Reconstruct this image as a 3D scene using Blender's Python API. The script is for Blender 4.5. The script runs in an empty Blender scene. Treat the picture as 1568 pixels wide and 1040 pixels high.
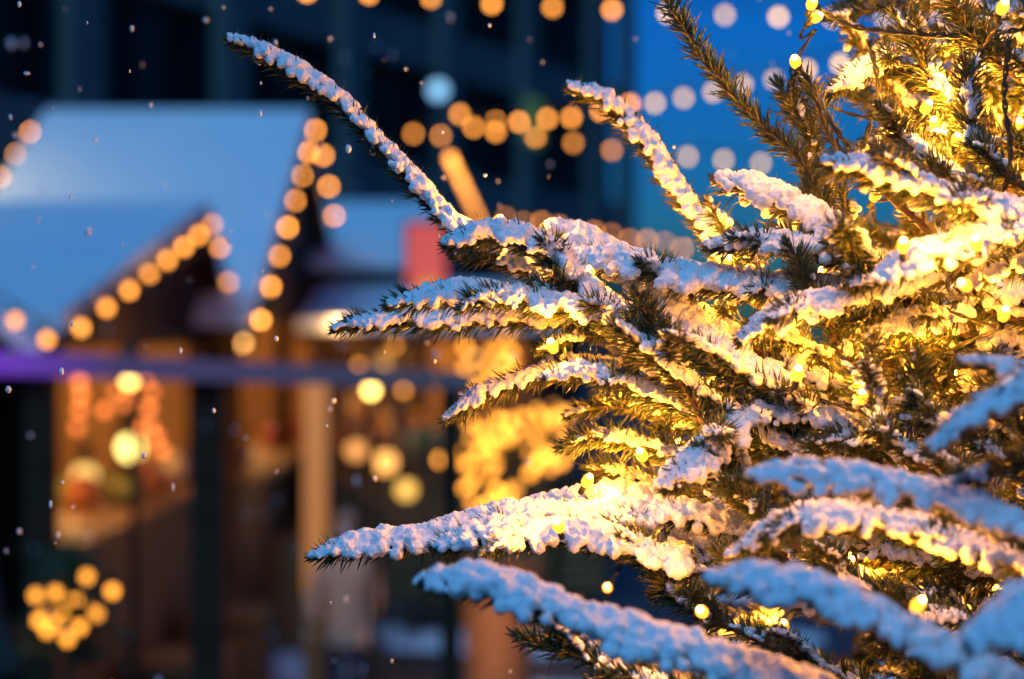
import bpy, math, random
import numpy as np
from mathutils import Vector, Matrix
random.seed(7); np.random.seed(7); rng=np.random.default_rng(11)
H=1.7; F=70.0; K=36.0/F/1568.0; FOCUS=1.6
def W(u,v,d): return Vector(((u-784)*K*d, d, H+(520-v)*K*d))
scene=bpy.context.scene
# ------------------------------------------------------------ helpers
def link(o,parent=None):
    scene.collection.objects.link(o)
    if parent: o.parent=parent
    return o
def empty(name,loc=(0,0,0)):
    o=bpy.data.objects.new(name,None); o.location=loc; o.empty_display_size=.1
    return link(o)
def mat(name,col,rough=.6,noise=None,scale=20,col2=None,emit=None,es=0,bump=0,bscale=200,spec=.5,stretch=(1,1,1)):
    m=bpy.data.materials.new(name); m.use_nodes=True; nt=m.node_tree; b=nt.nodes['Principled BSDF']
    b.inputs['Base Color'].default_value=(*col,1); b.inputs['Roughness'].default_value=rough
    b.inputs['Specular IOR Level'].default_value=spec
    tc=nt.nodes.new('ShaderNodeTexCoord'); mp=nt.nodes.new('ShaderNodeMapping'); mp.inputs['Scale'].default_value=stretch
    nt.links.new(tc.outputs['Object'],mp.inputs['Vector'])
    if col2:
        n=nt.nodes.new('ShaderNodeTexNoise'); n.inputs['Scale'].default_value=scale; n.inputs['Detail'].default_value=4
        nt.links.new(mp.outputs[0],n.inputs['Vector'])
        r=nt.nodes.new('ShaderNodeValToRGB'); r.color_ramp.elements[0].position=.35; r.color_ramp.elements[1].position=.68
        r.color_ramp.elements[0].color=(*col,1); r.color_ramp.elements[1].color=(*col2,1)
        nt.links.new(n.outputs['Fac'],r.inputs[0]); nt.links.new(r.outputs[0],b.inputs['Base Color'])
    if bump:
        n=nt.nodes.new('ShaderNodeTexNoise'); n.inputs['Scale'].default_value=bscale; n.inputs['Detail'].default_value=3
        nt.links.new(mp.outputs[0],n.inputs['Vector'])
        bp=nt.nodes.new('ShaderNodeBump'); bp.inputs['Strength'].default_value=bump; bp.inputs['Distance'].default_value=.002
        nt.links.new(n.outputs['Fac'],bp.inputs['Height']); nt.links.new(bp.outputs[0],b.inputs['Normal'])
    if emit:
        b.inputs['Emission Color'].default_value=(*emit,1); b.inputs['Emission Strength'].default_value=es
        try: m.cycles.emission_sampling='NONE'
        except Exception: pass
    return m
class MB:
    def __init__(s): s.v=[];s.f=[];s.m=[];s.mats=[]
    def mi(s,m):
        if m not in s.mats: s.mats.append(m)
        return s.mats.index(m)
    def add(s,vs,fs,m):
        o=len(s.v); s.v+= [tuple(v) for v in vs]; i=s.mi(m)
        for f in fs: s.f.append([o+k for k in f]); s.m.append(i)
    def box(s,a,b,m):
        x0,y0,z0=[min(p,q) for p,q in zip(a,b)]; x1,y1,z1=[max(p,q) for p,q in zip(a,b)]
        s.add([(x0,y0,z0),(x1,y0,z0),(x1,y1,z0),(x0,y1,z0),(x0,y0,z1),(x1,y0,z1),(x1,y1,z1),(x0,y1,z1)],
          [(0,3,2,1),(4,5,6,7),(0,1,5,4),(1,2,6,5),(2,3,7,6),(3,0,4,7)],m)
    def prism(s,poly,off,m):
        n=len(poly); off=Vector(off); p=[Vector(q) for q in poly]
        s.add(p+[q+off for q in p],[list(range(n))[::-1],[n+i for i in range(n)]]+[(i,(i+1)%n,n+(i+1)%n,n+i) for i in range(n)],m)
    def tube(s,pts,rad,m,sides=6):
        pts=[Vector(p) for p in pts]; n=len(pts)
        if not hasattr(rad,'__len__'): rad=[rad]*n
        vs=[];fs=[]
        for i,p in enumerate(pts):
            d=(pts[min(i+1,n-1)]-pts[max(i-1,0)]);
            d=d.normalized() if d.length>1e-9 else Vector((0,0,1))
            a=d.cross(Vector((0,0,1)))
            if a.length<.05: a=d.cross(Vector((1,0,0)))
            a.normalize(); b=a.cross(d)
            for k in range(sides):
                t=2*math.pi*k/sides; vs.append(p+(a*math.cos(t)+b*math.sin(t))*rad[i])
        for i in range(n-1):
            for k in range(sides):
                fs.append((i*sides+k,i*sides+(k+1)%sides,(i+1)*sides+(k+1)%sides,(i+1)*sides+k))
        fs.append(list(range(sides))[::-1]); fs.append([(n-1)*sides+k for k in range(sides)])
        s.add(vs,fs,m)
    def ball(s,c,r,m,sx=1,sy=1,sz=1,seg=8,ring=6):
        c=Vector(c); vs=[c+Vector((0,0,r*sz))];fs=[]
        for i in range(1,ring):
            t=math.pi*i/ring
            for k in range(seg):
                p=2*math.pi*k/seg; vs.append(c+Vector((r*sx*math.sin(t)*math.cos(p),r*sy*math.sin(t)*math.sin(p),r*sz*math.cos(t))))
        vs.append(c-Vector((0,0,r*sz))); L=len(vs)-1
        for k in range(seg): fs.append((0,1+k,1+(k+1)%seg)); fs.append((L,L-seg+(k+1)%seg,L-seg+k))
        for i in range(ring-2):
            for k in range(seg):
                a=1+i*seg; fs.append((a+k,a+seg+k,a+seg+(k+1)%seg,a+(k+1)%seg))
        s.add(vs,fs,m)
    def obj(s,name,parent=None,smooth=False):
        me=bpy.data.meshes.new(name); me.from_pydata(s.v,[],s.f)
        for m in s.mats: me.materials.append(m)
        me.polygons.foreach_set('material_index',s.m)
        if smooth: me.polygons.foreach_set('use_smooth',[True]*len(s.f))
        me.update(); return link(bpy.data.objects.new(name,me),parent)
# ------------------------------------------------------------ materials
M_snow=mat('snow',(.86,.88,.92),.65,bump=.8,bscale=520,spec=.3)
M_roofsnow=mat('roof_snow',(.74,.84,.92),.8,col2=(.82,.88,.92),scale=2,spec=.2)
M_wood=mat('dark_stained_timber',(.035,.018,.009),.85,col2=(.065,.034,.017),scale=3,stretch=(1,1,8),spec=.15)
M_wood2=mat('warm_pine_boards',(.24,.12,.045),.6,col2=(.36,.2,.08),scale=4,stretch=(6,6,1),spec=.2)
M_wire=mat('cable_rubber',(.015,.02,.012),.5)
M_bark=mat('fir_bark',(.06,.035,.018),.8,col2=(.13,.075,.04),scale=120,bump=.6,bscale=300)
M_concrete=mat('facade_concrete',(.15,.17,.165),.8,col2=(.20,.22,.21),scale=.6)
M_glass=mat('dark_window_glass',(.013,.018,.019),.3,col2=(.02,.030,.032),scale=.4,spec=.25)
M_pave=mat('wet_asphalt',(.035,.03,.026),.55,col2=(.06,.052,.045),scale=1.5)
M_goods=[mat('goods_a',(.5,.35,.12),.5,col2=(.3,.16,.05),scale=9),mat('goods_b',(.6,.5,.3),.5,col2=(.4,.2,.1),scale=9),
         mat('goods_c',(.35,.06,.03),.5,col2=(.5,.2,.06),scale=9),mat('goods_d',(.12,.22,.06),.5,col2=(.3,.3,.08),scale=9)]
def glow(name,c,s): return mat(name,(.1,.06,.02),.4,emit=c,es=s)
AMB=(1,.34,.05)
M_needle=bpy.data.materials.new('fir_needles'); M_needle.use_nodes=True
nt=M_needle.node_tree; b=nt.nodes['Principled BSDF']; b.inputs['Roughness'].default_value=.42
g=nt.nodes.new('ShaderNodeNewGeometry'); r=nt.nodes.new('ShaderNodeValToRGB')
r.color_ramp.elements[0].color=(.018,.040,.016,1); r.color_ramp.elements[1].color=(.14,.11,.028,1)
e=r.color_ramp.elements.new(.65); e.color=(.042,.068,.022,1)
nt.links.new(g.outputs['Random Per Island'],r.inputs[0]); nt.links.new(r.outputs[0],b.inputs['Base Color'])
# ------------------------------------------------------------ tree
TR=Vector((.72,2.02,0))
def catmull(P,step=.003):
    P=[Vector(p) for p in P]; Q=[P[0]*2-P[1]]+P+[P[-1]*2-P[-2]]; out=[]
    for i in range(1,len(Q)-2):
        a,b_,c,d=Q[i-1:i+3]; n=max(2,int((c-b_).length/step))
        for k in range(n):
            t=k/n; out.append(.5*((2*b_)+(c-a)*t+(2*a-5*b_+4*c-d)*t*t+(3*b_-a-3*c+d)*t**3))
    out.append(P[-1]); return out
NO=[];ND=[];NL=[]; SPH=[]
wood=MB()
def needles_on(path,dens,L,thin=1.0):
    n=len(path)
    for i in range(n-1):
        p=path[i]; d=path[i]-path[i+1]; seg=d.length
        if seg<1e-7: continue
        d=d/seg; a=d.cross(Vector((0,0,1)))
        if a.length<.05: a=d.cross(Vector((1,0,0)))
        a.normalize(); up=a.cross(d)
        if up.z<0: up=-up
        m=dens*seg; m=int(m)+(random.random()<m-int(m))
        tipf=min(1,.5+i*.003/.03)
        for _ in range(m):
            t=random.random()*2*math.pi; ex=1
            if random.random()<.16: t=random.gauss(math.pi/2,.6); ex=1.1
            c,s=math.cos(t),math.sin(t)
            ang=math.radians(random.gauss(49,13))
            if i<4: ang*=random.uniform(.2,.9)
            side=(a*c+up*(s if s>0 else s*.8))
            dd=(d*math.cos(ang)+side*math.sin(ang))
            dd.normalize()
            NO.append(p-d*seg*random.random()); ND.append(dd); NL.append(L*ex*random.uniform(.65,1.1)*tipf*thin)
def snow_on(path,amt,w,end=1.0,fine=True):
    n=len(path); ph=random.uniform(0,50); f1=random.uniform(36,58); f2=random.uniform(16,28)
    for i in range(0,int(n*end)):
        s=i*.003
        f=.5+.5*math.sin(s*f1+ph)*math.sin(s*f2+ph*2)+random.uniform(-.13,.13)
        f=f*.6+amt*.70
        if f<.45: continue
        p=path[i]; d=(path[min(i+1,n-1)]-path[max(i-1,0)])
        if d.length<1e-7: continue
        d.normalize(); up=Vector((0,0,1)); pu=up-d*up.dot(d); pu=(pu.normalized()*.85+up*.15)
        a=d.cross(up); a=a.normalized() if a.length>.05 else Vector((1,0,0))
        tip=min(1,.5+i*.05)
        for k in range(10 if fine else 5):
            rr=random.uniform(.0024,.0042)*w*tip*min(1.08,.6+f*.4)*(1 if fine else 1.25)
            sd=max(-.0135,min(.0135,random.gauss(0,.0068)))*w*tip
            h=(random.uniform(.0035,.0092)*min(1.15,.45+f*.55)*w*tip)-sd*sd*28
            SPH.append((p+pu*h+a*sd+d*random.uniform(-.003,.003),rr))
def branch(P,amt=.8,w=1.0,dens=2700,L=.019,connect=True,r0=.0016,r1=.0035,fine=True,tw=0,tl=.05):
    path=catmull(P); n=len(path)
    ph=random.uniform(0,9)
    path=[p+Vector((0,math.sin(i*.05+ph)*.0015,math.sin(i*.037+ph)*.0015)) for i,p in enumerate(path)]
    wood.tube(path[::3]+[path[-1]],[r0+(r1-r0)*k/(n/3) for k in range(len(path[::3])+1)],M_bark,6)
    needles_on(path,dens,L)
    if amt>0: snow_on(path,amt,w,fine=fine)
    if tw: twigs(path,tw,tl,amt*.75,start=.3,dens=2800,L=L)
    if connect:
        e=path[-1]; t=Vector((TR.x,TR.y,e.z-.10-.1*random.random())); d0=(path[-1]-path[-8]).normalized()
        L_=(t-e).length
        c=catmull([path[-6],e,e+d0*L_*.25+(t-e)*.12,e.lerp(t,.65)+Vector((0,0,.02)),t],.004)[3:]
        wood.tube(c[::4]+[c[-1]],[r1+(.009-r1)*k/(len(c)/4) for k in range(len(c[::4])+1)],M_bark,6)
        needles_on(c[:int(len(c)*.75)],dens*.7,L)
        snow_on(c[:int(len(c)*.5)],amt*.4,w*.8,fine=False)
        twigs(c[:int(len(c)*.6)],6,.09,random.choice([.1,.3,.6]),dens=2000)
    return path
def twigs(path,n,l,amt,w=.85,start=.12,spread=.85,dens=2200,L=.018):
    for k in range(n):
        i=int(len(path)*(start+(1-start)*(k+random.random()*.6)/n)); i=min(max(i,2),len(path)-3)
        p=path[i]; d=(path[i-2]-path[i+2]).normalized(); a=d.cross(Vector((0,0,1)))
        if a.length<.1: a=Vector((0,1,0))
        a.normalize(); sg=1 if k%2 else -1
        dd=(d+a*sg*spread*random.uniform(.5,1.4)+Vector((0,0,random.uniform(-.5,.6)))).normalized(); ll=l*random.uniform(.6,1.25)
        branch([p+dd*ll,p+dd*ll*.5+Vector((0,0,.004)),p],amt,w,dens,L=L,connect=False,r0=.0012,r1=.002,fine=False)
def B(pts,d,**k):
    ds=d if isinstance(d,(list,tuple)) else [d]*len(pts)
    if len(ds)==2 and len(pts)!=2: ds=[ds[0]+(ds[1]-ds[0])*i/(len(pts)-1) for i in range(len(pts))]
    return branch([W(u,v,x) for (u,v),x in zip(pts,ds)],**k)
B([(350,62),(400,86),(460,120),(530,170),(590,235),(645,298),(700,352),(770,400),(850,440)],(1.6,1.62),amt=.8,w=1.2,L=.0195,dens=3200)
B([(872,140),(925,160),(985,222),(1030,285),(1075,350),(1110,400)],1.71,amt=.75,w=1.4,L=.022,dens=3200)
B([(1000,-40),(1050,50),(1105,128),(1165,190),(1225,245),(1265,320)],1.64,amt=0,w=.6,L=.021,dens=3400)
B([(685,380),(740,368),(800,372),(850,400),(900,448),(975,505),(1060,545),(1130,590),(1210,660)],(1.57,1.62),amt=.9,w=1.5,dens=3600,L=.023,tw=5)
B([(700,395),(760,395),(830,420),(890,470)],1.63,amt=.1,w=.9,dens=3200,L=.023)
B([(595,472),(670,462),(750,458),(830,470),(920,490),(1020,530)],1.57,amt=.9,w=1.4,dens=3600,L=.022,tw=3)
B([(515,505),(580,495),(680,500),(770,495),(860,500)],1.66,amt=.8,w=1.2,dens=3400,L=.021)
B([(835,352),(880,375),(930,410),(980,440)],1.63,amt=1.0,w=1.7)
B([(880,402),(960,408),(1050,432),(1150,442),(1250,450),(1340,470)],1.6,amt=1.0,w=1.65,dens=3600,L=.023,tw=4)
B([(1095,278),(1150,298),(1210,325),(1265,365)],1.6,amt=.95,w=1.7,L=.023)
B([(1085,383),(1160,380),(1240,388),(1320,410)],1.58,amt=.9,w=1.45,dens=3600,L=.021,tw=3)
B([(686,645),(735,612),(800,582),(870,562),(950,570)],1.63,amt=.8,w=1.2,dens=3400,L=.021)
B([(835,582),(890,575),(950,590),(1040,625),(1130,670)],(1.52,1.62),amt=.6,w=1.25,dens=3600,tw=3,L=.021)
B([(940,500),(1010,560),(1080,615),(1150,660),(1220,700)],(1.53,1.6),amt=.6,w=1.3,dens=3700,L=.023,tw=4)
B([(1000,470),(1070,530),(1140,580),(1210,610)],1.62,amt=1.0,w=2.0,L=.022)
p12=B([(480,858),(550,846),(640,838),(720,812),(800,795),(900,788),(1000,790),(1100,800),(1250,830)],1.6,amt=1.05,w=1.4,L=.020,tw=4,dens=3000)
B([(665,842),(730,832),(800,825),(880,828),(960,845),(1050,870)],1.55,amt=.95,w=1.5,dens=3300,tw=3,L=.021)
B([(780,800),(880,785),(960,785),(1030,805),(1110,830)],1.63,amt=1.1,w=2.0)
B([(645,895),(740,905),(840,935),(950,975),(1070,1010),(1200,1050),(1350,1110)],(1.35,1.28),amt=1.1,w=1.55,dens=3000,L=.021)
B([(1085,893),(1170,905),(1270,930),(1380,975),(1500,1035),(1600,1080)],(1.24,1.2),amt=.95,w=1.5,dens=3200,L=.021)
B([(1152,735),(1230,728),(1330,745),(1430,765),(1510,800),(1620,840)],(1.32,1.28),amt=.9,w=1.5,dens=3400,L=.021)
B([(1430,690),(1480,655),(1540,615),(1620,570)],1.25,amt=.75,w=1.25,dens=3600,L=.021)
B([(1120,855),(1180,825),(1260,802),(1350,805),(1450,830),(1600,880)],(1.42,1.38),amt=.85,w=1.4,dens=3400,tw=4,L=.021)
B([(1018,750),(1065,705),(1120,665),(1190,640),(1280,640)],(1.5,1.6),amt=.75,w=1.45,dens=3700,L=.023,tw=3)
B([(1135,525),(1190,492),(1260,470),(1330,450),(1420,430)],1.52,amt=.9,w=1.45,dens=3400,tw=3,L=.021)
B([(1258,250),(1340,270),(1430,300),(1530,332),(1640,360)],(1.46,1.5),amt=.85,w=1.5,dens=3900,L=.024,tw=4)
B([(1345,435),(1430,398),(1520,370),(1640,340)],(1.44,1.5),amt=.9,w=1.5,dens=3200,tw=3)
B([(1290,345),(1305,385),(1340,430),(1400,470)],(1.44,1.62),amt=.35,w=1.0,dens=4600,L=.022)
B([(1270,152),(1330,110),(1400,85),(1480,65),(1600,45)],(1.64,1.72),amt=.45,w=1.4,dens=3400,L=.022,tw=5)
B([(1225,100),(1250,150),(1275,215),(1330,270)],1.62,amt=0,w=.7,dens=1500)
B([(1335,515),(1420,492),(1500,462),(1600,430)],(1.55,1.6),amt=.85,w=1.4,dens=3400,tw=4,L=.021)
B([(1475,560),(1530,572),(1640,610)],1.3,amt=.8,w=1.15)
B([(1185,640),(1230,640),(1300,665),(1370,700)],1.57,amt=.8,w=1.4,dens=3700,tw=3,L=.021)
B([(860,688),(920,672),(1000,685),(1080,715),(1160,750)],1.62,amt=.5,w=1.0,dens=3600,L=.022,tw=3)
B([(900,720),(960,730),(1040,760),(1130,790)],1.66,amt=.1,w=.9,dens=3600,L=.022)
B([(790,975),(860,1000),(950,1030),(1050,1060)],1.5,amt=.1,w=.9,dens=3400,L=.021,tw=3)
B([(1490,1000),(1550,965),(1640,930)],1.12,amt=1.1,w=2.1,dens=2000)
B([(1020,900),(1090,880),(1180,870),(1300,890)],1.66,amt=.1,w=.9,dens=3400,L=.022,tw=3)
B([(1440,745),(1520,720),(1640,690)],1.3,amt=.1,w=.9,dens=3600,L=.022)
B([(930,560),(1000,600),(1070,640)],1.68,amt=.4,w=1.0,dens=3400)
B([(870,640),(930,625),(1010,640),(1100,680)],1.72,amt=.2,w=.9,dens=3400)
for P,dd,am in (([(1290,560),(1330,600),(1350,660),(1400,700)],1.5,.3),([(1420,560),(1400,620),(1440,680)],1.52,.2),([(1190,130),(1230,190),(1250,260)],1.68,.1),
    ([(1370,20),(1400,80),(1450,150),(1520,200)],1.62,.1),([(1500,90),(1480,150),(1500,230),(1560,280)],1.58,.1),([(1440,-20),(1490,60),(1560,120)],1.6,.1),
    ([(1350,180),(1400,230),(1470,280)],1.6,.4),([(1210,420),(1260,470),(1290,540)],1.56,.1),([(960,480),(1010,520),(1040,580)],1.55,.2),([(1060,700),(1110,740),(1180,800)],1.54,.1),
    ([(1250,850),(1310,900),(1400,930)],1.5,.1),([(980,860),(1040,920),(1120,960)],1.55,.05),([(1120,470),(1130,420),(1180,360)],1.66,.2),([(1380,640),(1450,650),(1530,700)],1.5,.3)):
    B(P,dd,amt=am,w=1.0,dens=3400,L=.022,tw=3,tl=.045)
def ok(u,v):
    if v<300: return u>1285
    if v<480: return u>1230-(v-300)*.3
    if v<760: return u>1000
    return u>940
cnt=0
while cnt<60:
    u=random.uniform(930,1620); v=random.uniform(-40,1080); d=random.uniform(1.66,1.98)
    if not ok(u,v): continue
    if random.random()<.35 and u<1250: continue
    tip=W(u,v,d); cnt+=1
    t=Vector((TR.x,TR.y,tip.z-random.uniform(-.25,.35)))
    mid=tip.lerp(t,.5)+Vector((random.uniform(-.03,.03),random.uniform(-.05,.03),random.uniform(-.08,.09)))
    pa=branch([tip,tip.lerp(mid,.5)+Vector((0,0,random.uniform(-.01,.015))),mid,t],random.choice([0,.2,.5,.7]),1.0,2300,L=.022,connect=False,r1=.007,fine=False)
    twigs(pa[:int(len(pa)*.85)],8,.10,random.choice([0,.2,.6]),dens=2300,spread=1.0,L=.022)
for k in range(60):
    z=random.uniform(.45,3.1)
    R=.95*(3.4-z)/1.9*random.uniform(.75,1)
    az=random.uniform(-.5,1.25)*math.pi if not (1.1<z<2.4) else random.uniform(-.2,.75)*math.pi
    dirv=Vector((math.cos(az),math.sin(az),random.uniform(-.12,.18)))
    t=Vector((TR.x,TR.y,z)); tip=t+dirv*R
    if abs(tip.x/(K*max(tip.y,.3)))<830 and tip.y<1.9 and abs(z-H)<.75*max(tip.y,.3): continue
    if tip.y<1.2: continue
    if tip.x/(K*tip.y)+784<1290 and tip.y>1.9 and 1.75<tip.z<2.7: continue
    pa=branch([tip,t+dirv*R*.5+Vector((0,0,-.03)),t],.5,1.0,450,L=.022,connect=False,r1=.009,fine=False)
    twigs(pa[:int(len(pa)*.8)],6,.12,.4,dens=550)
tree=empty('snow_covered_fir_tree')
tk=[(TR.x,TR.y,z) for z in (0,.3,1,1.8,2.6,3.3)]
wood.tube(tk,[.075,.06,.048,.036,.02,.006],M_bark,12)
wood.obj('trunk_and_limbs',tree,True)
O=np.array([tuple(v) for v in NO]);D=np.array([tuple(v) for v in ND]);Ln=np.array(NL)[:,None]
n=len(O); A=np.cross(D,rng.normal(size=(n,3))); A/=np.linalg.norm(A,axis=1)[:,None]; Bv=np.cross(D,A)
sag=rng.normal(0,.07,(n,3)); sag[:,2]=rng.uniform(-.12,.16,n)
V=np.zeros((n,7,3)); wd=.00066
for k in range(3):
    t=2*math.pi*k/3; o=(A*math.cos(t)*1.5+Bv*math.sin(t)*.8)
    V[:,k]=O+o*wd*.8; V[:,3+k]=O+D*Ln*.6+sag*Ln*.25+o*wd
V[:,6]=O+D*Ln+sag*Ln
base=(np.arange(n)*7)[:,None]
q=np.array([0,1,4,3,1,2,5,4,2,0,3,5,3,4,6,4,5,6,5,3,6])
loops=(base+q[None]).ravel().astype(np.int32)
ls=np.array([0,4,8,12,15,18]); starts=(np.arange(n)[:,None]*21+ls[None]).ravel().astype(np.int32)
me=bpy.data.meshes.new('needles'); me.vertices.add(n*7); me.vertices.foreach_set('co',V.ravel().astype(np.float32))
me.loops.add(len(loops)); me.loops.foreach_set('vertex_index',loops)
me.polygons.add(len(starts)); me.polygons.foreach_set('loop_start',starts)
me.update(calc_edges=True); me.validate(); me.materials.append(M_needle)
link(bpy.data.objects.new('needles',me),tree)
print('needles',n,'snow balls',len(SPH))
import bmesh
bm=bmesh.new(); bmesh.ops.create_icosphere(bm,subdivisions=1,radius=1.0)
iv=np.array([tuple(v.co) for v in bm.verts]); itf=np.array([[v.index for v in f.verts] for f in bm.faces]); bm.free()
C=np.array([tuple(c) for c,_ in SPH]); R=np.array([r_ for _,r_ in SPH])
vv=(C[:,None,:]+iv[None]*R[:,None,None]*rng.uniform(.95,1.2,(len(C),len(iv),1))).reshape(-1,3)
ff=(np.arange(len(C))[:,None,None]*len(iv)+itf[None]).reshape(-1,3)
me=bpy.data.meshes.new('snow_load'); me.vertices.add(len(vv)); me.vertices.foreach_set('co',vv.ravel().astype(np.float32))
me.loops.add(ff.size); me.loops.foreach_set('vertex_index',ff.ravel().astype(np.int32))
me.polygons.add(len(ff)); me.polygons.foreach_set('loop_start',(np.arange(len(ff))*3).astype(np.int32))
me.update(calc_edges=True); me.materials.append(M_snow)
so=link(bpy.data.objects.new('snow_load',me),tree)
rm=so.modifiers.new('r','REMESH'); rm.mode='VOXEL'; rm.voxel_size=.0013; rm.use_smooth_shade=True
sm_=so.modifiers.new('s','SMOOTH'); sm_.factor=.5; sm_.iterations=4
tx=bpy.data.textures.new('grain','CLOUDS'); tx.noise_scale=.0024; tx.noise_depth=2
dm=so.modifiers.new('d','DISPLACE'); dm.texture=tx; dm.strength=.0026; dm.mid_level=.42; dm.texture_coords='LOCAL'
# ------------------------------------------------------------ fairy lights on the tree
fl=empty('fairy_light_string')
leds=[(763,338,1.62),(846,531,1.54),(983,697,1.57),(899,737,1.6),(855,806,1.51),(1075,937,1.45),(1221,573,1.5),(1187,575,1.66),
(1320,609,1.5),(1383,377,1.43),(1495,373,1.42),(1478,437,1.42),(1537,482,1.5),(1405,927,1.35),(1243,6,1.6),(1250,26,1.62),(1218,95,1.6),
(1418,165,1.6),(1432,190,1.62),(1465,214,1.6),(1535,12,1.5),(1508,240,1.85),(902,418,1.60),(1405,560,1.56),(1100,500,1.68),(1010,455,1.68)]
NV=len(leds)
inner=[(1500,110),(1560,190),(1340,300),(1450,260),(1540,420),(1260,420),(1340,540),(1480,520),(1560,600),(1180,520),(1100,600),(1040,560),
(1250,680),(1400,640),(1500,660),(1120,740),(1300,760),(1180,850),(980,830),(1050,890),(1300,860),(1470,880),(1200,960),(1550,900),(930,900),(1400,330),(1560,330),(1300,470),(1400,460),(1040,680),(1440,130),(1560,60),(1500,300),(1440,400),(1560,500),(1390,500),
(1330,400),(1480,180),(1230,540),(1460,580),(940,760),(870,480),(960,600),(1120,400)]
for i,(u,v) in enumerate(inner): leds.append((u,v,1.62+.26*((i*37)%10)/10))
M_led=glow('led_bulb_glow',(1,.33,.02),3.4); M_core=glow('led_core_glow',(1,.68,.2),10)
lm=MB(); pts=[W(*l) for l in leds]
for i,p in enumerate(pts):
    ax=Vector((random.uniform(-.5,.5),random.uniform(-.8,-.4),random.uniform(.2,.9))).normalized()
    lm.tube([p-ax*.013,p-ax*.0045],[.0026,.0026],M_wire,8)
    lm.tube([p-ax*.0045,p-ax*.001,p+ax*.003,p+ax*.0046,p+ax*.0048],[.0034,.0047,.0045,.003,.0025],M_led,10)
    lm.ball(p+ax*.0046,.0030,M_core)
    ld=bpy.data.lights.new('led','POINT'); ld.energy=.72 if i<NV else .92; ld.color=(1,.34,.022); ld.shadow_soft_size=0
    lo=bpy.data.objects.new('led_%d'%i,ld); lo.location=p+ax*.009; link(lo,fl)
lm.obj('led_bulbs',fl,True)
wm=MB()
left=list(range(len(pts))); cur=left.pop(14)
while left:
    nx=min(left,key=lambda j:(pts[j]-pts[cur]).length); left.remove(nx)
    a,c=pts[cur]-Vector((0,-.006,.010)),pts[nx]-Vector((0,-.006,.010)); L_=(c-a).length
    if L_<.14 and min(cur,nx)>=5:
        for tw in (0,1):
            pp=[]
            for k in range(25):
                t=k/24; s_=math.sin(math.pi*t); q_=a.lerp(c,t)+Vector((0,.07*s_,-.03*L_*s_))
                q_+=Vector((math.cos(t*L_*220+tw*math.pi),math.sin(t*L_*220+tw*math.pi)*.5,math.sin(t*L_*220+tw*math.pi)))*.0011; pp.append(q_)
            wm.tube(pp,.0009,M_wire,5)
    cur=nx
for P in ([(1243,6,1.6),(1300,38,1.6),(1380,50,1.6),(1480,55,1.6),(1600,40,1.62)],[(1330,175,1.62),(1380,200,1.62),(1410,235,1.63),(1370,260,1.66)],
   [(1218,95,1.6),(1250,140,1.6),(1275,190,1.59),(1300,225,1.6)],[(1545,60,1.55),(1538,150,1.55),(1548,240,1.55),(1530,320,1.57)],[(1330,60,1.63),(1345,140,1.64),(1320,230,1.66)]):
    c=catmull([W(*p) for p in P],.002)
    for tw in (0,1):
        wm.tube([p+Vector((math.cos(i*.5+tw*math.pi),0,math.sin(i*.5+tw*math.pi)))*.0014 for i,p in enumerate(c)],.0013,M_wire,5)
wm.obj('cable',fl,True)
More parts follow.
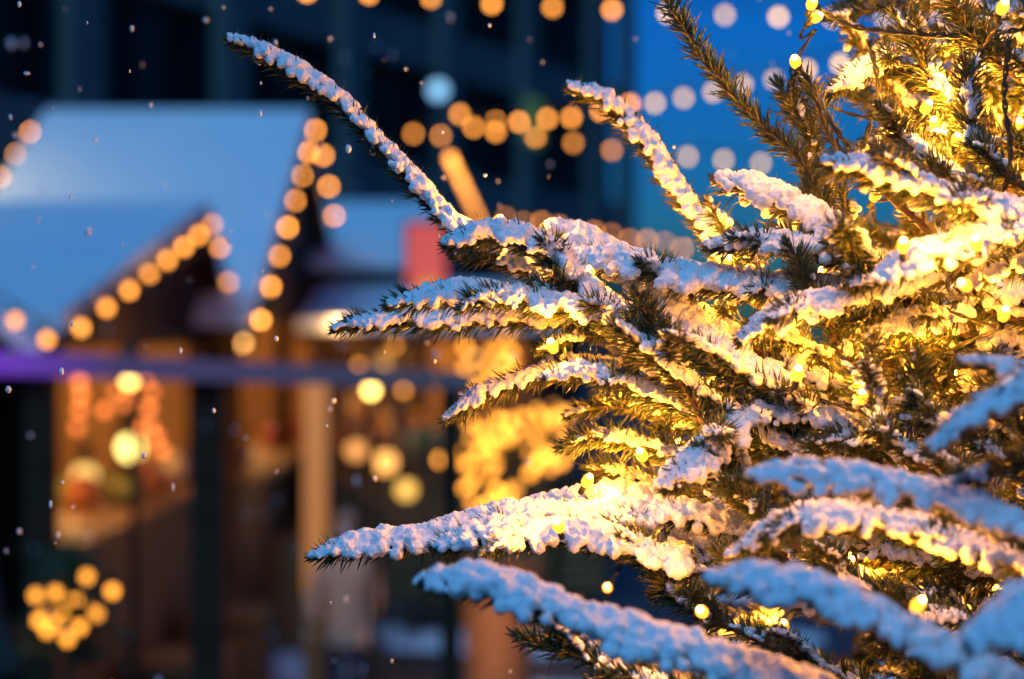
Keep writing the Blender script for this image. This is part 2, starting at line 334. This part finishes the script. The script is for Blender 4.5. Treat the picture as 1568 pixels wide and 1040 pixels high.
# ------------------------------------------------------------ string lights in the market
def string(name,pts,strength=8.6,col=AMB,r=.016,wire=True,parent=None):
    m=MB(); d=sum(p[1] for p in pts)/len(pts)
    gs=[glow(name+'_glow',col,strength*(d/9)**2*f_) for f_ in (.75,1,1.2)]
    for p in pts:
        m.ball(p,r,random.choice(gs),seg=8,ring=6,sz=1.1); m.tube([Vector(p)+Vector((0,0,r)),Vector(p)+Vector((0,0,r+.03))],.009,M_wire,6)
    if wire:
        m.tube([Vector(p)+Vector((0,0,r+.03)) for p in pts],.004,M_wire,4)
    return m.obj(name,parent,True)
def line(a,b,n): a=Vector(a);b=Vector(b); return [a.lerp(b,i/(n-1)) for i in range(n)]
def hut(name,xl,xr,yr,zr,yf,zf,yb,zb,lit=3,col=(1,.5,.16),open_gable=True,seed=1,open_front=False,en=30,eave=0):
    random.seed(seed); e=empty(name); m=MB()
    for (y,z) in ((yf,zf),(yb,zb)):
        a=[(xl,yr,zr),(xr,yr,zr),(xr,y,z),(xl,y,z)]
        m.prism(a,(0,0,-.06),M_wood)
        m.prism([(q[0],q[1],q[2]+.004) for q in a],(0,0,.07),M_roofsnow)
    m.obj('roof',e); m=MB()
    xg=xr-.12; Y0=yf+.35; Y1=yb-.25; sl=(zr-zf)/(yr-yf); sb=(zb-zr)/(yb-yr)
    top0=zf+sl*.35-.08; top1=zb-sb*.25-.08; zo=min(top0,top1)-.03; zc=.95
    m.prism([(xg,Y0,zo),(xg,Y1,zo),(xg,Y1,top1),(xg,yr,zr-.08),(xg,Y0,top0)],(-.04,0,0),M_wood)
    if open_gable:
        m.box((xg-.05,Y0,0),(xg+.003,Y1,zc),M_wood2 if lit else M_wood)
        for y in (Y0,(Y0*.55+Y1*.45),Y1-.1): m.box((xg-.08,y,zc+.04),(xg+.006,y+.1,zo-.002),M_wood)
        m.box((xg-.3,Y0-.02,zc+.002),(xg+.12,Y1+.02,zc+.038),M_wood2)
    else: m.box((xg-.05,Y0,0),(xg+.003,Y1,zo),M_wood)
    if open_front:
        m.box((xl+.1,Y0+.003,0),(xg-.06,Y0+.04,zc),M_wood2); m.box((xl+.1,Y0-.15,zc+.002),(xg-.06,Y0+.25,zc+.038),M_wood2)
        for x in np.linspace(xl+.15,xg-.15,4): m.box((x,Y0,zc+.04),(x+.08,Y0+.08,top0),M_wood2)
    else: m.box((xl+.1,Y0+.003,0),(xg-.06,Y0+.04,top0),M_wood)
    m.box((xl+.1,Y1-.04,0),(xg-.06,Y1-.003,top1),M_wood2); m.box((xl+.06,Y0,0),(xl+.1,Y1,zo),M_wood2)
    m.obj('walls',e); m=MB()
    xs=max(xl+.3,xr-1.5)
    m.box((xs-.06,Y0+.1,.02),(xs-.02,Y1-.1,zo),M_wood2)
    for z in (.7,1.05,1.4,1.75):
        if z>zo: continue
        m.box((xs-.02,Y0+.2,z-.03),(xs+.25,Y1-.2,z),M_wood2)
        y=Y0+.25
        while y<Y1-.4:
            w=random.uniform(.08,.2); h=random.uniform(.1,.26); g_=random.choice(M_goods)
            if random.random()<.5: m.tube([(xs+.12,y+w/2,z),(xs+.12,y+w/2,z+h*.7),(xs+.12,y+w/2,z+h*.8),(xs+.12,y+w/2,z+h)],[w*.4,w*.42,w*.2,w*.2],g_,8)
            else: m.box((xs+.03,y,z+.001),(xs+.03+.15,y+w*.8,z+h),g_)
            y+=w+random.uniform(.02,.12)
    for k in range(12):
        y=random.uniform(Y0+.2,Y1-.3); m.ball((xg-random.uniform(.0,.25),y,zc+.1),random.uniform(.06,.1),random.choice(M_goods))
    if open_front:
        for k in range(12):
            m.ball((random.uniform(xl+.3,xg-.2),Y0+random.uniform(-.1,.1),zc+.1),random.uniform(.06,.11),random.choice(M_goods))
    for k in range(5):
        y=Y0+(Y1-Y0)*(k+.3)/5; s_=random.uniform(.25,.4); x=xg+.06
        if random.random()<.6:
            for j in range(4): m.box((x,y,.05+j*s_*.25),(x+s_,y+s_,.05+j*s_*.25+s_*.18),M_wood2)
        else: m.tube([(x+.2,y+.2,0),(x+.2,y+.2,.2),(x+.2,y+.2,.45),(x+.2,y+.2,.6)],[.15,.19,.19,.15],M_wood2,12)
    m.obj('shelves_with_goods',e)
    for k in range(lit):
        y=Y0+(Y1-Y0)*(k+.6)/(lit+.2); x=(xs+xg)/2+.1; z=zo-.12
        mm=MB(); mm.ball((x,y,z),.035,glow('pendant_glow',(1,.5,.14),7)); mm.tube([(x,y,z+.035),(x,y,zo+.25)],.006,M_wire)
        mm.tube([(x,y,z+.03),(x,y,z+.1)],[.09,.03],M_wire,12); mm.obj('pendant_lamp_%d'%k,e,True)
        ld=bpy.data.lights.new('stall_lamp','POINT'); ld.energy=en; ld.color=col; ld.shadow_soft_size=.05
        lo=bpy.data.objects.new('stall_lamp_%d'%k,ld); lo.location=(x,y,z-.12); link(lo,e)
    if eave:
        ld=bpy.data.lights.new('eave_lamp','POINT'); ld.energy=eave; ld.color=col; ld.shadow_soft_size=.04
        lo=bpy.data.objects.new('eave_lamp',ld); lo.location=(xg+.35,(Y0+Y1)/2-.6,zo+.02); link(lo,e)
    return e
h2=hut('market_hut',-3.04,-1.32,13,3.13,10.1,1.76,15.9,1.8,lit=3,seed=3,en=22,eave=3)
string('verge_lights',line((-1.28,12.95,3.06),(-1.28,10.15,1.80),8)+line((-1.28,13.5,2.95),(-1.28,15.6,2.05),6),parent=h2)
string('verge_lights_rear',line((-3.07,12.7,3.02),(-3.07,11.6,2.5),4),parent=h2)
h1=hut('market_hut',-4.6,-1.49,9.8,2.31,6.6,1.72,10.7,1.76,lit=2,seed=5,en=28,eave=4)
string('verge_lights',line((-1.46,9.7,2.26),(-1.46,6.75,1.74),8)+line((-1.46,9.95,2.16),(-1.46,10.55,1.83),3),parent=h1)
rp=[W(u,v,8.2) for u,v in [(122,585),(124,605),(122,628),(118,655),(160,628),(178,600),(190,618),(205,640),(225,580),(232,600),(228,625),(232,655),(240,670),(248,690),(215,655),(200,600)]]
string('hanging_ornament_lights',rp,3.5,(1,.22,.045),.02,False,h1)
h3=empty('gabled_market_hut'); m=MB()
ex,ey=-1.62,6.3
for (x0,z0),(x1,z1) in (((-2.5,2.42),(ex+.12,1.62)),((-2.5,2.42),(-3.5,1.62))):
    m.prism([(x0,ey,z0),(x1,ey,z1),(x1,ey+.1,z1),(x0,ey+.1,z0)],(0,0,-.05),M_wood)
    m.prism([(x0,ey,z0+.004),(x1,ey,z1+.004),(x1,ey+.1,z1+.004),(x0,ey+.1,z0+.004)],(0,0,.06),M_roofsnow)
m.prism([(-3.3,ey+.05,0),(-1.72,ey+.05,0),(-1.72,ey+.05,1.62),(-2.5,ey+.05,2.34),(-3.3,ey+.05,1.62)],(0,.04,0),M_wood)
m.obj('gable_front',h3)
string('gable_lights',line((-2.35,ey-.05,2.24),(-1.46,ey-.05,1.70),10),parent=h3)
h5=hut('market_hut',-1.5,-.62,16.2,2.75,14.2,2.2,18,2.2,lit=0,seed=9)
h6=hut('market_stall',-1.35,.35,14.5,2.05,12.5,1.75,16.5,1.75,lit=3,seed=12,open_front=True,en=24)
pg=empty('timber_pergola'); m=MB()
M_purple=bpy.data.materials.new('led_washed_beam'); M_purple.use_nodes=True; nt=M_purple.node_tree; b=nt.nodes['Principled BSDF']  # purple light on the beam is painted in as emission, fading to the right
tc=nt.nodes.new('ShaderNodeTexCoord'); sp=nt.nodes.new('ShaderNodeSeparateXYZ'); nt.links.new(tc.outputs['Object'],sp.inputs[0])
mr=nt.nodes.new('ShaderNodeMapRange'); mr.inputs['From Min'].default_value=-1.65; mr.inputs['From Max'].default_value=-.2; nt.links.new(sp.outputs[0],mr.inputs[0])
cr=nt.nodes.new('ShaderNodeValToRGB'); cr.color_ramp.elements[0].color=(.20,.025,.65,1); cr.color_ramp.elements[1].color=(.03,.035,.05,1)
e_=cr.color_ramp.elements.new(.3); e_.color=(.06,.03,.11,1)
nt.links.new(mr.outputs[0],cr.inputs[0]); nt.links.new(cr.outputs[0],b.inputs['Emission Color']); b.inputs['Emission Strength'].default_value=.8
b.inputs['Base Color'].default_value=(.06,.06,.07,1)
D6=6.1
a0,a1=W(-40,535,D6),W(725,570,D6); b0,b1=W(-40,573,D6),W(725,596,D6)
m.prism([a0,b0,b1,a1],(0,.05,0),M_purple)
for u,w in ((60,40),(318,46),(690,30)):
    x=(u-784)*K*(D6+.1); m.box((x-w*K*D6/2,D6+.06,0),(x+w*K*D6/2,D6+.16,1.58),M_wood)
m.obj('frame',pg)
pm=MB(); p0=W(482,575,9); pm.box((p0.x-.05,9,.55),(p0.x+.05,9.1,1.55),mat('lit_pine_post',(.55,.28,.09),.6,col2=(.6,.33,.12),emit=(1,.33,.05),es=.26)); pm.box((p0.x-.05,9,.1),(p0.x+.05,9.1,.549),M_wood2); pm.box((p0.x-.09,8.96,0),(p0.x+.09,9.14,.099),M_wood); pm.obj('lit_timber_post')  # warm light on the upper post is put into its colour and emission
def lamp(name,u,v,d,r,col,s,pole=True):
    e=MB(); p=W(u,v,d); e.ball(p,r,glow(name+'_glow',col,s),seg=12,ring=8); e.tube([p+Vector((0,0,r*.9)),p+Vector((0,0,r+.12))],[r*.5,.01],M_wire,10)
    if pole: e.tube([p+Vector((0,.06,r+.1)),p+Vector((0,.1,0)),Vector((p.x,p.y+.1,0))],.015,M_wire,8)
    return e.obj(name,None,True)
lamp('globe_lamp',198,583,6.9,.024,(1,.58,.12),8); lamp('globe_lamp',200,686,7.6,.05,(1,.75,.2),4)
lamp('globe_lamp',568,598,7.5,.024,(1,.6,.12),10); lamp('globe_lamp',671,138,20,.085,(.22,.5,.8),2.2)
lamp('globe_lamp',590,708,11,.06,(1,.45,.1),2.5); lamp('globe_lamp',545,690,11,.05,(1,.4,.1),1.6); lamp('globe_lamp',622,750,11,.05,(1,.55,.1),2)
lamp('globe_lamp',130,730,9,.06,(1,.6,.15),1.6);lamp('globe_lamp',200,800,9,.07,(1,.5,.15),1.)
# overhead strings
PALE=(.85,.5,.15)
string('overhead_string_lights',[W(u,v,9) for u,v in [(470,-12),(565,-9),(660,-3),(753,6),(846,11),(937,15)]],10)
string('overhead_string_lights',[W(u,v,9) for u,v in [(1022,20),(1110,23),(1192,26),(1275,27),(1355,28),(1440,24)]],8,PALE)
s2=[(633,205),(675,208),(725,195),(759,187),(795,187),(838,182),(875,180),(920,170),(965,160),(1003,158),(1047,150),(1092,141),(1137,130),(1185,122),(1235,107),(1287,98)]
s2=[W(u,v,12-.3*i) for i,(u,v) in enumerate(s2)]
string('overhead_string_lights',s2[:9],7.5); string('overhead_string_lights',s2[9:],6.5,PALE)
string('overhead_string_lights',[W(u,v,10) for u,v in [(704,175),(759,202),(820,210),(878,219),(937,230)]],6)
string('overhead_string_lights',[W(u,v,10) for u,v in [(1053,240),(1108,245),(1165,250)]],5,PALE)
string('overhead_string_lights',[W(690+5*i,243+10.5*i,7+i*.6) for i in range(11)],3.6)
string('overhead_string_lights',[W(775+27*i,334+4.4*i+3*math.sin(i*2),14) for i in range(11)],3.2)
string('overhead_string_lights',[W(u,v,10) for u,v in [(550,560),(618,598),(605,530),(695,585)]],3,wire=True)
def shrub(name,pts,d,u0,v0,wpx,s,pot,potm):
    e=empty(name); pp=[W(u,v,d-.1+random.uniform(-.12,.12)) for u,v in pts]; string('string_lights',pp,s,(1,.36,.035),.018*min(1,d/7),True,e)
    c=W(u0,v0,d+.12); m=MB(); R=wpx*K*d/2
    for k in range(420):
        q=Vector((random.gauss(0,.42),random.gauss(0,.42),random.uniform(-1,1.2)))
        q=Vector((q.x*R*(1.3-q.z*.5),q.y*R,q.z*R*1.3)); p=c+q; a=Vector((random.gauss(0,1),random.gauss(0,1),random.gauss(0,1))).normalized(); bb=a.orthogonal().normalized()
        m.add([p,p+a*.03+bb*.009,p+a*.07,p+a*.03-bb*.009],[(0,1,2,3)],M_needle)
    m.tube([(c.x,c.y,pot),(c.x,c.y,c.z+R)],[.02,.006],M_bark,6)
    m.tube([(c.x,c.y,0),(c.x,c.y,pot),(c.x,c.y,pot+.03)],[R*.6,R*.8,R*.86],potm,14)
    m.obj('foliage_and_planter',e); return e
M_pot=mat('terracotta_planter',(.3,.12,.04),.7,col2=(.38,.17,.06)); M_potd=mat('dark_planter',(.04,.03,.025),.6,col2=(.06,.05,.04))
cl=[(55,912),(85,908),(115,918),(70,942),(95,936),(146,935),(172,905),(133,883),(103,978),(122,960),(85,955),(60,950),(72,965),(148,940)]
shrub('lit_shrub_in_planter',cl,5.6,105,935,110,9,.66,M_potd)
random.seed(21); cl=[]
for k in range(56):
    t=random.random(); cl.append((757+random.gauss(0,34),635+155*t*.99))
for k in range(14): cl.append((755+random.uniform(-45,40),535+random.uniform(-20,60)))
for k in range(14): cl.append((850+random.uniform(-30,25),620+random.uniform(0,100)))
shrub('lit_shrub_in_planter',cl,8,765,680,150,6.2,.75,M_pot)
ld=bpy.data.lights.new('planter_uplight','POINT'); ld.energy=5; ld.color=(1,.45,.12); ld.shadow_soft_size=.03
lo=bpy.data.objects.new('planter_uplight',ld); pu=W(745,990,7.6); lo.location=pu; link(lo)
sm=MB(); p=W(652,385,11.5); sm.box((p.x-.11,11.5,p.z-.2),(p.x+.11,11.56,p.z+.16),glow('pink_sign_glow',(1,.13,.12),.6)); sm.box((p.x-.13,11.56,p.z-.22),(p.x+.13,11.6,p.z+.18),M_wire)
sm.ball((p.x+.03,11.4,p.z-.27),.1,glow('sign_lamp_glow',(1,.4,.1),.8)); sm.tube([(p.x,11.62,p.z),(p.x,11.62,0)],.03,M_wire); sm.obj('illuminated_sign')
# ------------------------------------------------------------ background buildings
ob=empty('office_building'); m=MB()
def FP(t,z,o=0):
    n_=Vector((5.4,-2.4,0)).normalized()
    return Vector((-3.7+2.4*t,22+5.4*t,z))+n_*o
def slab(t0,t1,z0,z1,o0,o1,mt,b_=m):
    b_.prism([FP(t0,z0,o0),FP(t1,z0,o0),FP(t1,z1,o0),FP(t0,z1,o0)],FP(0,0,o1)-FP(0,0,o0),mt)
slab(-2.2,2.38,0,14,-.4,-.3,M_glass)
m.prism([FP(-2.2,0,-.42),FP(2.38,0,-.42),FP(2.38,0,-.42)+Vector((-9,4,0)),FP(-2.2,0,-.42)+Vector((-9,4,0))],(0,0,14),M_concrete)
for z in (0,3.45,5.45,7.5,9.6,11.7,13.6): slab(-2.2,2.38,z,z+.62,-.3,0,M_concrete)
for t in (-1.77,-1.28,-.8,-.315,.167,.65,1.13,1.61,2.09,2.34): slab(t-.045,t+.045,0,14,.002,.16,M_concrete)
for t in (-.56,-.08,.41,.89,1.37,1.85):
    slab(t-.012,t+.012,0,14,-.28,-.2,M_wire)
m.obj('facade',ob)
gw=glow('green_window_glow',(.14,.4,.14),.25); bw=glow('teal_window_glow',(.03,.14,.2),.3)
m2=MB(); slab(1.56,1.66,4.7,5.4,.17,.2,gw,m2); slab(.2,.62,6.1,7.4,-.29,-.27,bw,m2); m2.obj('lit_windows',ob)
m=MB(); g2=mat('blue_facade_glass',(.03,.07,.14),.3,col2=(.05,.1,.18),scale=.3)
m.box((11.2,40,0),(26,48,16),g2)
for z in range(0,17,3): m.box((11.15,39.8,z),(26.05,39.99,z+.5),M_concrete)
for x in range(0,6): m.box((11.15+x*2.9,39.75,0),(11.4+x*2.9,39.79,16),M_concrete)
m.obj('glass_office_building')
m=MB(); m.add([(-400,-100,0),(400,-100,0),(400,800,0),(-400,800,0)],[(0,1,2,3)],M_pave); m.obj('paved_ground')
m=MB()
for k in range(26):
    x,y,r_=random.uniform(-5,3),random.uniform(5,14),random.uniform(.2,.6)
    m.add([(x+math.cos(t*.7)*r_*random.uniform(.6,1.2),y+math.sin(t*.7)*r_*random.uniform(.6,1.2),.004+k*.0003) for t in range(9)],[tuple(range(9))],M_roofsnow)
m.obj('snow_patches')
# ------------------------------------------------------------ people
def person(name,x,y,h,coat,trous,skin,hat,yaw=0):
    e=empty(name,(x,y,0)); e.rotation_euler=(0,0,yaw); s=h/1.75
    def skinobj(nm,vs,es,rs,mt,root=0):
        me=bpy.data.meshes.new(nm); me.from_pydata([tuple(c*s for c in v) for v in vs],es,[]); o=link(bpy.data.objects.new(nm,me),e)
        md=o.modifiers.new('s','SKIN')
        for i,r_ in enumerate(rs): me.skin_vertices[0].data[i].radius=(r_[0]*s,r_[1]*s)
        me.skin_vertices[0].data[root].use_root=True
        sb=o.modifiers.new('ss','SUBSURF'); sb.levels=1; sb.render_levels=2; me.materials.append(mt); md.use_smooth_shade=True
    skinobj('coat',[(0,0,.95),(0,0,1.15),(0,0,1.38),(0,0,1.46),(-.19,0,1.40),(-.25,-.02,1.15),(-.24,-.12,.95),(.19,0,1.40),(.25,-.02,1.15),(.24,-.12,.95),(0,0,.75)],
      [(0,1),(1,2),(2,3),(2,4),(4,5),(5,6),(2,7),(7,8),(8,9),(0,10)],[(.17,.12),(.17,.12),(.16,.11),(.07,.07),(.075,.075),(.06,.06),(.045,.045),(.075,.075),(.06,.06),(.045,.045),(.19,.14)],coat)
    skinobj('trousers_and_boots',[(0,0,.85),(-.09,0,.78),(-.1,-.01,.46),(-.1,.01,.09),(-.11,-.13,.05),(.09,0,.78),(.1,-.01,.46),(.1,.01,.09),(.11,-.13,.05)],
      [(0,1),(1,2),(2,3),(3,4),(0,5),(5,6),(6,7),(7,8)],[(.12,.1),(.09,.09),(.06,.065),(.048,.05),(.045,.04),(.09,.09),(.06,.065),(.048,.05),(.045,.04)],trous)
    skinobj('head',[(0,0,1.45),(0,0,1.53),(0,-.01,1.62),(0,-.005,1.69),(0,-.1,1.605)],[(0,1),(1,2),(2,3),(2,4)],[(.05,.05),(.055,.06),(.078,.095),(.06,.07),(.014,.018)],skin)
    skinobj('knitted_hat',[(0,.01,1.66),(0,.01,1.73),(0,.015,1.78)],[(0,1),(1,2)],[(.09,.105),(.075,.08),(.03,.03)],hat)
    for sd in(-1,1):
        skinobj('hand_%s'%('r' if sd<0 else 'l'),[(sd*.24,-.13,.93),(sd*.24,-.16,.88),(sd*.225,-.18,.82),(sd*.235,-.185,.81),(sd*.247,-.185,.815),(sd*.258,-.18,.83),(sd*.215,-.18,.87)],
          [(0,1),(1,2),(1,3),(1,4),(1,5),(0,6)],[(.03,.02),(.03,.018)]+[(.009,.009)]*5,skin)
    return e
M_skin=mat('skin',(.5,.3,.22),.5,col2=(.55,.34,.25))
person('visitor',-1.47,5.0,1.5,mat('green_coat',(.03,.05,.04),.8,col2=(.04,.065,.05)),mat('dark_trousers',(.02,.02,.025),.8,col2=(.03,.03,.03)),M_skin,mat('grey_hat',(.05,.06,.06),.9,col2=(.07,.08,.08)),1.2)
person('child_visitor',W(530,800,8.2).x,8.2,.98,mat('beige_coat',(.42,.28,.2),.8,col2=(.5,.34,.25)),mat('navy_trousers',(.02,.02,.04),.8,col2=(.03,.03,.05)),M_skin,mat('wool_hat',(.3,.2,.16),.9,col2=(.4,.3,.2)),-.4)
# ------------------------------------------------------------ falling snow
random.seed(5); m=MB()
for k in range(360):
    d=random.uniform(1.3,2.3) if k<210 else random.uniform(2.3,6); u,v=random.uniform(-100,1700),random.uniform(-60,1100)
    if d<1.5 and u>650: continue
    p=W(u,v,d); r_=random.uniform(.0009,.0021) if d<2.3 else random.uniform(.0025,.0048)
    m.ball(p,r_,M_snow,random.uniform(.5,1.4),1,random.uniform(.7,1.9),5,4)
m.obj('falling_snow',None,True)
# ------------------------------------------------------------ light
w=bpy.data.worlds.new('World'); scene.world=w; w.use_nodes=True; nt=w.node_tree; bg=nt.nodes['Background']
sk=nt.nodes.new('ShaderNodeTexSky'); sk.sky_type='NISHITA'; sk.sun_disc=False; sk.sun_elevation=math.radians(3); sk.sun_rotation=math.radians(200); sk.ozone_density=6; sk.dust_density=.3
mx=nt.nodes.new('ShaderNodeVectorMath'); mx.operation='MULTIPLY'; mx.inputs[1].default_value=(.24,.78,1.2)
nt.links.new(sk.outputs[0],mx.inputs[0]); nt.links.new(mx.outputs[0],bg.inputs['Color']); bg.inputs['Strength'].default_value=.2
sl=bpy.data.lights.new('sun','SUN'); sl.energy=1.45; sl.angle=math.radians(30); sl.color=(.18,.56,1)
so_=link(bpy.data.objects.new('sun',sl)); so_.rotation_euler=(math.radians(42),0,math.radians(-20))
for loc,en in (((-3.6,11.3,3.1),22),):
    ld=bpy.data.lights.new('street_lantern_light','POINT'); ld.energy=en; ld.color=(1,.72,.22); ld.shadow_soft_size=.12
    sm=MB(); x,y,z=loc; sm.tube([(x-.3,y,0),(x-.3,y,z+.4),(x,y,z+.4)],.03,M_wire,8); sm.tube([(x,y,z+.4),(x,y,z+.2)],[.04,.16],M_wire,12)
    st=sm.obj('street_lantern'); lo=bpy.data.objects.new('lantern_light',ld); lo.location=loc; link(lo,st)
cam=bpy.data.cameras.new('camera'); co=link(bpy.data.objects.new('camera',cam)); co.location=(0,0,H); co.rotation_euler=(math.pi/2,0,0)
cam.lens=F; cam.sensor_width=36; cam.clip_start=.05; cam.clip_end=2000
cam.dof.use_dof=True; cam.dof.focus_distance=FOCUS; cam.dof.aperture_fstop=3.25
scene.camera=co
scene.view_settings.view_transform='Standard'; scene.view_settings.look='None'; scene.view_settings.exposure=0
